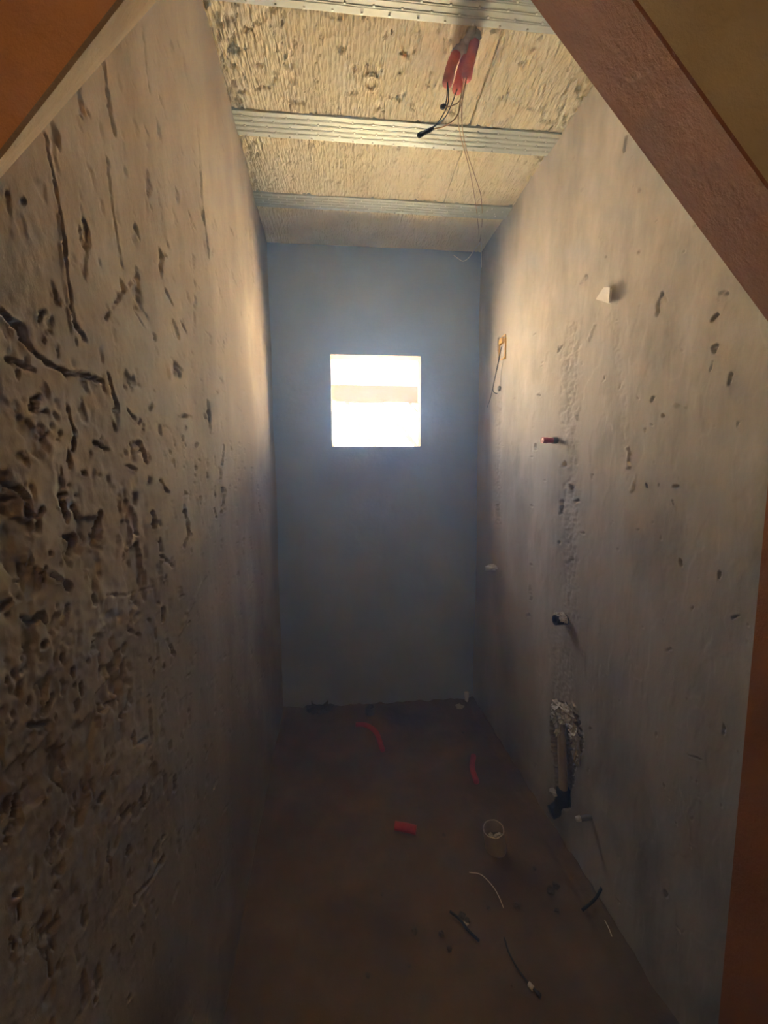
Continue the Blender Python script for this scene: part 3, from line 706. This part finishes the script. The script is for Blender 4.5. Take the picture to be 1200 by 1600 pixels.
# ------------------------------------------------------------------ things on the floor
F = lambda u, v, z=.0: V3(floor_pt(u, v, z))
for pts, r_, lab in (([F(556,1132,.012),F(572,1133,.012),F(588,1145,.012),F(598,1172,.012)], .012, 'curved piece of red conduit on the floor near the back wall'),
                     ([F(740,1181,.012),F(738,1200,.012),F(745,1222,.012)], .012, 'slim red conduit piece on the floor near the right wall'),
                     ([F(617,1290,.016),F(634,1293,.016),F(650,1297,.016)], .016, 'short thick red conduit piece in the middle of the floor')):
    tag(corrugated(pts, r_).build('conduit_piece', MT['red'], smooth=True), lab, 'conduit', 'red conduit offcuts on the floor')
# floor drain stub
b = Vector(F(776, 1323)); 
t = empty('floor_pipe', b); tag(t, 'beige round pipe stub standing up from the floor, rubble inside', 'pipe stub')
top = Vector(V3(at_y(771, 1295, b.y)))
hgt = top.z
a1 = MB().pipe((b.x,b.y,-.03), (top.x,b.y,hgt), .040, .0365, 32, .0015).build('pipe', MT['pvc'])
a2 = MB(); 
for i in range(7): a2.lump((b.x+random.uniform(-.02,.02), b.y+random.uniform(-.02,.02), hgt-.045+random.uniform(0,.01)), random.uniform(.008,.013), 80+i)
a2 = a2.build('rubble', MT['mortar'])
a3 = MB().tube([(b.x,b.y,-.02),(b.x+(top.x-b.x)*.4,b.y,hgt-.05)], .034, 24).build('plug', MT['dirt'])
adopt(t, a1, a2, a3)
# stubs by the back wall
b = Vector(F(578, 1114)); t = empty('waste_pipe', b); tag(t, 'short open grey pipe stub on the floor against the back wall', 'pipe stub')
a1 = MB().pipe((b.x,b.y,-.03),(b.x,b.y,.040), .028, .024, 24, .003).build('pipe', mat('pvc_dark', (.10,.085,.07), (.15,.13,.11), 20, .7)); a2 = MB().tube([(b.x,b.y,-.02),(b.x,b.y,.012)], .026, 20).build('plug', MT['black'])
adopt(t, a1, a2)
b = Vector(F(500, 1106)); t = empty('toilet_flange', b); tag(t, 'wide dark pipe stub ringed by rubble in the left back corner of the floor', 'pipe stub')
a1 = MB().pipe((b.x,b.y-.0,-.03),(b.x,b.y,.05), .052, .047, 28, .003).build('pipe', MT['dirt'])
a2 = MB()
for i in range(12):
    q = i*.53; a2.lump((b.x+math.cos(q)*.068, b.y+math.sin(q)*.05, .008), (.022,.02,.016), 120+i, .4)
a2 = a2.build('rubble_ring', MT['dirt'])
a3 = MB().tube([(b.x,b.y,-.02),(b.x,b.y,.02)], .048, 24).build('plug', MT['black'])
adopt(t, a1, a2, a3)
b = Vector(F(729, 1094)); t = empty('white_stub', b); tag(t, 'white capped pipe stub standing in the right back corner', 'pipe stub')
a1 = MB().tube([(b.x,b.y,-.02),(b.x,b.y,.03)], .011, 16).build('pipe', MT['white'], smooth=True); a2 = MB().tube([(b.x,b.y,.026),(b.x,b.y,.052),(b.x,b.y,.056)], [.015,.015,.011], 16).build('cap', MT['white'], smooth=True)
adopt(t, a1, a2)
tag(MB().lump(F(718, 1104, .008), (.024,.018,.012), 6, .4).build('mortar_lump', MT['mortar']), 'pale mortar crumb beside the white stub in the right back corner', 'mortar lump')
# wires and offcuts
wire('wire_offcut', [F(733,1363,.004), F(752,1367,.012), F(770,1385,.016), F(780,1402,.012), F(787,1419,.004)], .0016, MT['wirew'], 'thin pale curved wire offcut on the floor', 'wire', 'wire offcuts on the floor')
wire('wire_offcut', [F(703,1424,.006), F(718,1436,.007), F(732,1454,.006), F(749,1470,.006)], .0042, MT['black'], 'short thick black cable offcut beside rubble on the floor', 'wire', 'wire offcuts on the floor')
t = empty('cable_offcut', F(820,1520)); tag(t, 'long black cable offcut with a pale band near its end, nearest the viewer', 'wire', 'wire offcuts on the floor')
a1 = MB().tube(smooth_path([F(788,1465,.005), F(796,1490,.005), F(812,1518,.005), F(830,1541,.005), F(845,1557,.005)], 8), [.0028]*24+[.0035]*5+[.006]*4, 8).build('cable', MT['black'], smooth=True)
a2 = MB().tube([F(826,1537,.006), F(833,1545,.006)], .0065, 10).build('band', MT['white'], smooth=True)
adopt(t, a1, a2)
wire('wire_offcut', [F(910,1422,.006), F(922,1412,.012), F(932,1402,.03), F(940,1388,.05), F(946,1378,.06), F(943,1368,.07)], .0045, MT['black'], 'dark twisted cable end rising at the foot of the right wall', 'wire', 'wire offcuts on the floor')
wire('wire_offcut', [F(945,1438,.003), F(951,1450,.004), F(956,1463,.003)], .0018, MT['wirew'], 'short pale straw like wire bit by the right wall', 'wire', 'wire offcuts on the floor')
peb = [(722,1432,9,'beside the short black cable, upper'),(730,1440,8,'beside the short black cable, lower'),(728,1444,6,'pale one under the short black cable'),(648,1456,8,'alone left of the black cable'),(690,1460,7,'between two pebbles left of the cable'),(702,1484,6,'just below the short black cable'),
       (763,1419,5,'close to the tip of the pale curved wire'),(808,1416,9,'right of the pale curved wire'),(868,1385,9,'dark one near the right wall, upper'),(860,1394,12,'dark one near the right wall, larger'),(870,1425,7,'dark one near the right wall, lower'),
       (694,1305,5,'right of the thick red conduit piece'),(575,1525,6,'at the lower left of the floor'),(597,1398,4,'alone in the middle of the floor'),(800,1540,4,'near the end of the long cable'),(640,1510,4,'alone on the near floor'),(724,1145,4,'small one between back stubs and slim red conduit'),(835,1358,5,'between floor pipe and right wall')]
for i, (u, v, px, pos) in enumerate(peb):
    p = floor_pt(u, v); r_ = px/601*float(np.hypot(p[1], 1.45))*.42
    pale = (i == 2)
    tag(MB().lump(V3(p+np.array([0,0,r_*.35])), (r_, r_*.9, r_*.6), 200+i, .4, 9, 6).build('rubble_stone', MT['mortar'] if pale else MT['dirt']), ('pale ' if pale else 'brown ')+'rubble crumb on the floor, '+pos, 'rubble', 'rubble crumbs on the floor')

# ------------------------------------------------------------------ blue haze added in the room to give the glare round the window
hm = bpy.data.materials.new('glare_haze'); hm.use_nodes = True
nt = hm.node_tree; nt.nodes.remove(nt.nodes['Principled BSDF'])
vs = nd(nt, 'ShaderNodeVolumeScatter'); vs.inputs['Color'].default_value = (.24,.47,1.0,1); vs.inputs['Density'].default_value = .03; vs.inputs['Anisotropy'].default_value = .45
g = nd(nt, 'ShaderNodeNewGeometry'); sx = nd(nt, 'ShaderNodeSeparateXYZ'); nt.links.new(g.outputs['Position'], sx.inputs[0])
ls = nd(nt, 'ShaderNodeMath', operation='LESS_THAN'); ls.inputs[1].default_value = D+.05; nt.links.new(sx.outputs['Y'], ls.inputs[0])
ml_ = nd(nt, 'ShaderNodeMath', operation='MULTIPLY'); ml_.inputs[1].default_value = .12; nt.links.new(ls.outputs[0], ml_.inputs[0])
nt.links.new(ml_.outputs[0], vs.inputs['Density'])      # the haze is kept indoors only
nt.links.new(vs.outputs[0], nt.nodes['Material Output'].inputs['Volume'])
hz = MB().box(-.55, 1.6, HALL+.02, BY+.35, -.05, 3.4).build('glare_haze', hm)
tag(hz, 'faint bluish haze added in the room to give glare around the window', 'haze'); hz['kind'] = 'stuff'
